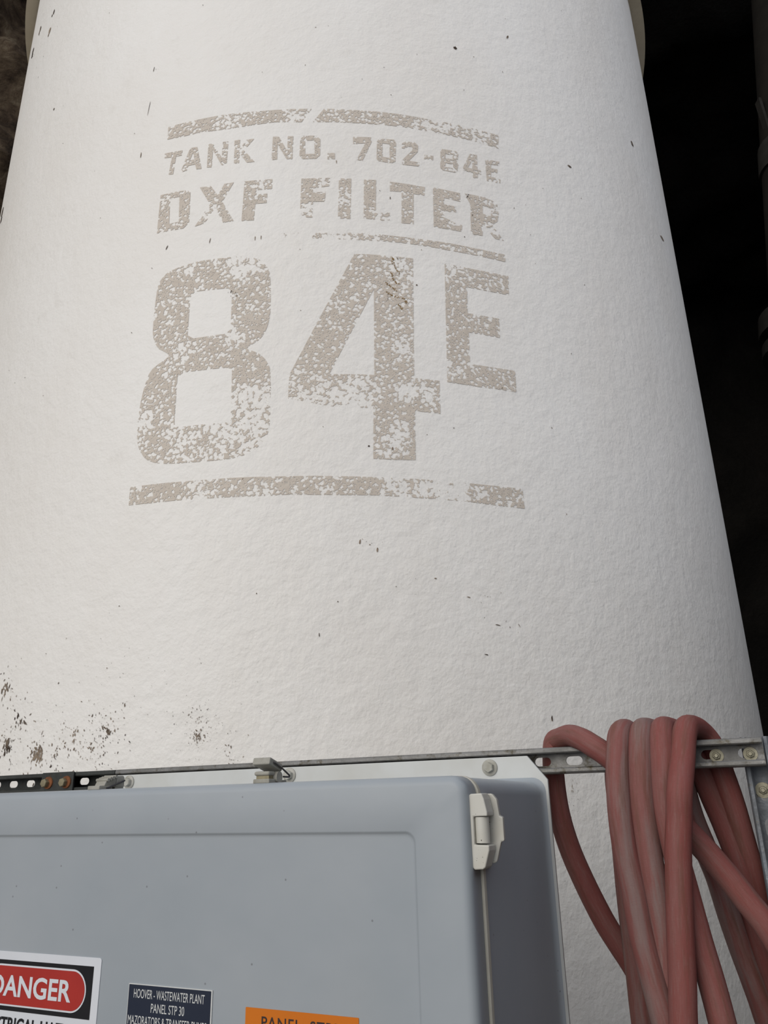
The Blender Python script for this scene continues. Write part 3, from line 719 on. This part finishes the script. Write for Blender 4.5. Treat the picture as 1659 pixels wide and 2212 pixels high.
# flange bolts
for u in (-0.1327, -0.5358, -0.9363):
    bm = bmesh.new()
    z = EYE + .0560 if u > -.2 else EYE + .0575
    lathe_y(bm, [(0.0138, -0.0066), (0.0136, -0.0085), (0.0128, -0.0092), (0.006, -0.0093)], 30, (u, 0, z))
    w = pobj('flange_bolt', bm, M['bolt_painted'], encl, smooth=True)
    bm = bmesh.new()
    lathe_y(bm, [(0.0088, -0.0090), (0.0088, -0.0150), (0.0078, -0.0168), (0.004, -0.0169)], 6, (u, 0, z), 0.5)
    pobj('hex_head', bm, M['bolt_painted'], w, encl)

# hinge on the lid's right side
h = tag(pobj('hinge', plate([[(-0.0447, EYE + .0085), (-0.0425, EYE + .0107), (-0.0270, EYE + .0112), (-0.0243, EYE + .004), (-0.0212, EYE - .0111), (-0.0213, EYE - .0158),
        (-0.0397, EYE - .0162), (-0.0400, EYE - .0486), (-0.0212, EYE - .0492), (-0.0215, EYE - .0555), (-0.0278, EYE - .0745), (-0.0310, EYE - .0765),
        (-0.0420, EYE - .0772), (-0.0447, EYE - .0740)]], -0.364, -0.338), M['hinge'], encl, bevel=0.0022, seg=3), 'off-white plastic hinge')
bm = plate([[(-0.0445, EYE + .0108), (-0.0225, EYE + .0108), (-0.0165, EYE + .0034), (-0.0143, EYE - .0163), (-0.0100, EYE - .0177), (-0.0100, EYE - .0460),
        (-0.0143, EYE - .0466), (-0.0215, EYE - .0700), (-0.0260, EYE - .0716), (-0.0445, EYE - .0716)]], -0.336, -0.300)
for v in bm.verts:                              # the leaf slopes back down to the box side
    if v.co.y > -0.31 and v.co.x > -0.04:
        v.co.x -= 0.010
pobj('body_leaf', bm, M['hinge'], h, encl, bevel=0.0016, seg=2)
bm = bmesh.new()
tube(bm, [(-0.0318, -0.354, EYE - .0168), (-0.0318, -0.354, EYE - .0470)], 0.0088, 20)
pobj('barrel', bm, M['hinge'], h, encl, smooth=True)

# the two latches on top: one swung open, one shut
def latch_base(u0, u1, y0, y1, y2):
    bm = bmesh.new()
    T = BZ1 - 0.0005
    box(bm, u0, u1, y0, y1, T, T + .0060)
    root = pobj('latch', bm, M['latch'], encl, bevel=0.0012)
    bm = bmesh.new()
    box(bm, u0 + .002, u1 - .002, y1 + .008, y2, T - .001, T + .0050)
    pobj('keeper', bm, M['latch'], root, encl, bevel=0.0010)
    return root, T
u0, u1 = -0.3715, -0.344
lt, T = latch_base(u0, u1, -0.366, -0.347, -0.316)
tag(lt, 'latch swung open')
bm = bmesh.new()
box(bm, u0 + .0005, u1 - .001, -0.365, -0.347, T + .0105, T + .0165)
pobj('upper_jaw', bm, M['latch'], lt, encl, bevel=0.0026, seg=3)
bm = bmesh.new()
box(bm, u0 + .003, u1 - .003, -0.362, -0.347, T + .005, T + .011)
pobj('jaw_core', bm, M['brass'], lt, encl)
bm = bmesh.new()
tube(bm, [(u0 + .001, -0.343, T + .0085), (u1 + .003, -0.343, T + .0085)], 0.0080, 18)
pobj('knuckle', bm, M['latch'], lt, encl, smooth=True)
mt = Matrix.Translation((0, -0.334, T + .0215)) @ Matrix.Rotation(math.radians(-16), 4, 'X')
bm = bmesh.new()
box(bm, u0 - .001, u1 + .001, -0.034, 0.001, -0.0052, 0.0052, mt)
pobj('handle', bm, M['latch'], lt, encl, bevel=0.0016)
for u in (u0 - .0025, u1 + .0025):
    bm = bmesh.new()
    tube(bm, catmull([(u, -0.358, T + .0285), (u, -0.338, T + .0215), (u, -0.318, T + .0125), (u, -0.3155, T + .0105), (u, -0.318, T + .0092), (u, -0.332, T + .0092)], 5), 0.0013, 10)
    pobj('wire_bail', bm, M['wire'], lt, encl, smooth=True)
u0, u1 = -0.689, -0.664
lt, T = latch_base(u0, u1, -0.367, -0.338, -0.311)
tag(lt, 'latch shut with ribbed handle')
bm = prism_x([(-0.3545, T + .0062), (-0.350, T + .0140), (-0.340, T + .0180), (-0.329, T + .0205), (-0.329, T + .004)], u0 + .002, u1 - .002)
hd = pobj('handle', bm, M['latch'], lt, encl, bevel=0.0010)
for k in range(4):
    y, z = -0.3485 + .0056 * k, T + .0150 + .0017 * k
    bm = bmesh.new()
    tube(bm, [(u0 + .0005, y, z), (u1 + .0008, y, z)], 0.0027, 12)
    pobj('rib', bm, M['latch'], hd, encl, smooth=True)
bm = prism_x([(-0.3285, T + .004), (-0.3285, T + .0215), (-0.314, T + .0225), (-0.3105, T + .019), (-0.3105, T + .004)], u0 + .001, u1 - .001)
pobj('latch_arm', bm, M['latch'], lt, encl, bevel=0.0015)
for u in (u0 - .0012, u1 + .0016):
    bm = bmesh.new()
    tube(bm, [(u, -0.3135, T + .0145), (u, -0.352, T + .0020)], 0.0015, 10)
    pobj('wire_bail', bm, M['wire'], lt, encl, smooth=True)

# ------------------------------------------------------------------ signs on the lid
SF = LF - 0.0030                                 # face of the recessed panel
def text_mesh(body, u0, u1, z0, z1, y, bold=0.0, mono=False):
    cu = bpy.data.curves.new('t', 'FONT')
    cu.body = body
    cu.size = 1.0
    cu.offset = bold
    cu.extrude = 0.0
    cu.resolution_u = 4
    if mono: cu.space_character = 1.12
    to = bpy.data.objects.new('t', cu)
    COL.objects.link(to)
    bpy.context.view_layer.update()
    me = bpy.data.meshes.new_from_object(to.evaluated_get(bpy.context.evaluated_depsgraph_get()))
    bpy.data.objects.remove(to)
    bpy.data.curves.remove(cu)
    bm = bmesh.new()
    bm.from_mesh(me)
    bpy.data.meshes.remove(me)
    xs = [v.co.x for v in bm.verts]; ys = [v.co.y for v in bm.verts]
    a, b, c, d = min(xs), max(xs), min(ys), max(ys)
    for v in bm.verts:
        v.co = Vector((u0 + (v.co.x - a) / (b - a) * (u1 - u0), y, z0 + (v.co.y - c) / (d - c) * (z1 - z0)))
    bm.normal_update()
    if bm.faces and sum(f.normal.y * f.calc_area() for f in bm.faces) > 0:
        bmesh.ops.reverse_faces(bm, faces=bm.faces[:])
    return bm

def flat(loop, d, t=0.0003):
    return plate([loop], -SF - d - t, -SF - d)

sg = tag(panel_root('safety_sign', -0.746, SF, EYE - .378), 'white safety sign with black header and red DANGER oval on the grey lid', 'sign')
pobj('sign_plate', flat(rrect(-0.873, -0.6196, EYE - .378, EYE - .1998, .004, 4), 0.0002, 0.0008), M['s_white'], sg)
pobj('header_field', flat(rrect(-0.8606, -0.6328, EYE - .2782, EYE - .2112, .0005, 2), 0.0011), M['s_black'], sg)
pobj('oval_border', flat(rrect(-0.8496, -0.6436, EYE - .2722, EYE - .2168, .02769, 14), 0.0015), M['s_white'], sg)
pobj('oval', flat(rrect(-0.8474, -0.6458, EYE - .2698, EYE - .2192, .0252, 14), 0.0019), M['s_red'], sg)
pobj('lettering', text_mesh('DANGER', -0.8375, -0.6712, EYE - .2595, EYE - .2310, -SF - .0025, 0.022), M['s_white'], sg)
pobj('lettering', text_mesh('ELECTRICAL HAZARD', -0.8566, -0.6368, EYE - .306, EYE - .2862, -SF - .0016, 0.024), M['s_black'], sg)

np_ = tag(panel_root('nameplate', -0.4918, SF, EYE - .293), 'navy engraved nameplate with white lettering on the grey lid', 'nameplate')
pobj('backing', flat(rrect(-0.5645, -0.4192, EYE - .293, EYE - .2278, .0008, 2), 0.0002, 0.0012), M['s_engrave'], np_)
pobj('face', flat(rrect(-0.5634, -0.4212, EYE - .292, EYE - .2290, .0006, 2), 0.0015), M['s_navy'], np_)
for s_, a, b, c in (('HOOVER - WASTEWATER PLANT', -0.5538, -0.4312, -.2449), ('PANEL STP 30', -0.5218, -0.4642, -.2610), ('MAZORATORS & TRANSFER PUMPS', -0.5612, -0.4262, -.2770)):
    pobj('lettering', text_mesh(s_, a, b, EYE + c, EYE + c + .0110, -SF - .0020, 0.0), M['s_engrave'], np_)

ol = tag(panel_root('panel_label', -0.282, SF, EYE - .300), 'orange label with dark lettering reading PANEL on the grey lid', 'label')
pobj('label_sheet', flat(rrect(-0.3655, -0.1989, EYE - .300, EYE - .2433, .001, 2), 0.0002, 0.0005), M['s_orange'], ol)
pobj('lettering', text_mesh('PANEL: STP30', -0.3402, -0.2150, EYE - .2655, EYE - .2517, -SF - .0009, 0.012, True), M['s_ink'], ol)

# ------------------------------------------------------------------ the red hose
hose = tag(panel_root('rubber_hose', 0.16, 0.0, EYE - 0.72), 'dusty red rubber hose coiled and draped over the strut rail', 'hose')
HR = 0.0183
def panel_pt(p):
    return Vector((p[0], -p[1], EYE + p[2]))
def hose_loop(path, tone):
    bm, info = bmesh.new(), []
    tube(bm, catmull(path, 6, True), HR, 20, True, info)
    o = pobj('hose_loop', bm, M['hose'], hose, smooth=True, auto=False)
    o.data.attributes.new('around', 'FLOAT_VECTOR', 'POINT')
    o.data.attributes.new('tone', 'FLOAT', 'POINT')
    at, tn = o.data.attributes['around'], o.data.attributes['tone']
    for k, q in enumerate(info):
        at.data[k].vector = (q[0], q[1], q[2] + 3.7 * tone)
        tn.data[k].value = tone
for nm, Fr, top, Bk in HOSE:
    f0, b0 = Fr[0], Bk[0]
    um = top[0]
    path = [panel_pt(p) for p in Bk[::-1]]
    path += [panel_pt(p) for p in (((b0[0] * .75 + um * .25), -0.072, max(b0[2] + .035, .076)), (b0[0] * .35 + um * .65, -0.056, .0995),
                                   (um, -0.014, max(top[2] + .004, .106)), (um * .55 + f0[0] * .45, 0.031, .096))]
    path += [panel_pt(p) for p in Fr]
    fe, be = Fr[-1], Bk[-1]
    lowz = -0.66
    df = (Fr[-1][0] - Fr[-2][0]) / (Fr[-2][2] - Fr[-1][2])       # both ends run on the way they hang
    db = (Bk[-1][0] - Bk[-2][0]) / (Bk[-2][2] - Bk[-1][2])
    uf = lambda z: fe[0] + df * (fe[2] - z) * .8
    ub = lambda z: be[0] + db * (be[2] - z) * .7
    path += [panel_pt(p) for p in ((uf(-.40), fe[1] + .002, -.40), (uf(-.52), fe[1] - .01, -.53), (min((uf(-.52) + ub(-.52)) / 2, .205), 0.0, lowz))]
    path += [panel_pt(p) for p in ((min(ub(-.52), .215), -.116, -.60), (ub(-.45), -.122 if be[0] > .2 else -.09, -.44))]
    hose_loop(path, {'A': 1.05, 'B': 1.25, 'C': 0.4, 'D': 0.3}[nm])
a, b = HOSE_LEFT[-1], HOSE_LEFT[0]
path = [panel_pt(p) for p in HOSE_LEFT] + [panel_pt(p) for p in ((a[0] + .03, .02, -.30), (a[0] + .03, .01, -.45), (a[0] - .02, -.02, -.60), (.22, -.05, -.67), (.15, -.10, -.58), (.125, -.122, -.44))]
hose_loop(path, 0.45)

# ------------------------------------------------------------------ leaning pipe in the dark tunnel mouth
d = (Vector((4.0698, 6.0, 9.5637)) - Vector((3.6974, 6.0, 6.9679))).normalized()
base = Vector((3.6974, 6.0, 6.9679)) - d * (6.9679 / d.z) + Vector((0.27, 0, 0))
pipe = tag(empty('leaning_pipe', base), 'dark leaning pipe in the black tunnel mouth beside the tank', 'pipe')
bm = bmesh.new()
tube(bm, [Vector((0, 0, 0)), d * 10.6], 0.26, 32)
obj('pipe_shaft', bm, M['old_pipe'], pipe, smooth=True)
for t, hgt, rad in ((7.45, 0.16, 0.285), (5.55, 0.10, 0.36), (5.30, 0.06, 0.34)):
    bm = bmesh.new()
    tube(bm, [d * (t - hgt), d * (t + hgt)], rad, 32)
    obj('pipe_clamp', bm, M['pipe_clamp'], pipe, smooth=True)
bm = bmesh.new()
box(bm, -0.022, 0.004, -0.06, 0.02, -0.21, 0.21)
for v in bm.verts:
    if v.co.z < 0: v.co.x += 0.02
    v.co += d * (7.87 / d.z) + Vector((-0.272, -0.04, 0))
obj('bracket', bm, M['pipe_clamp'], pipe)
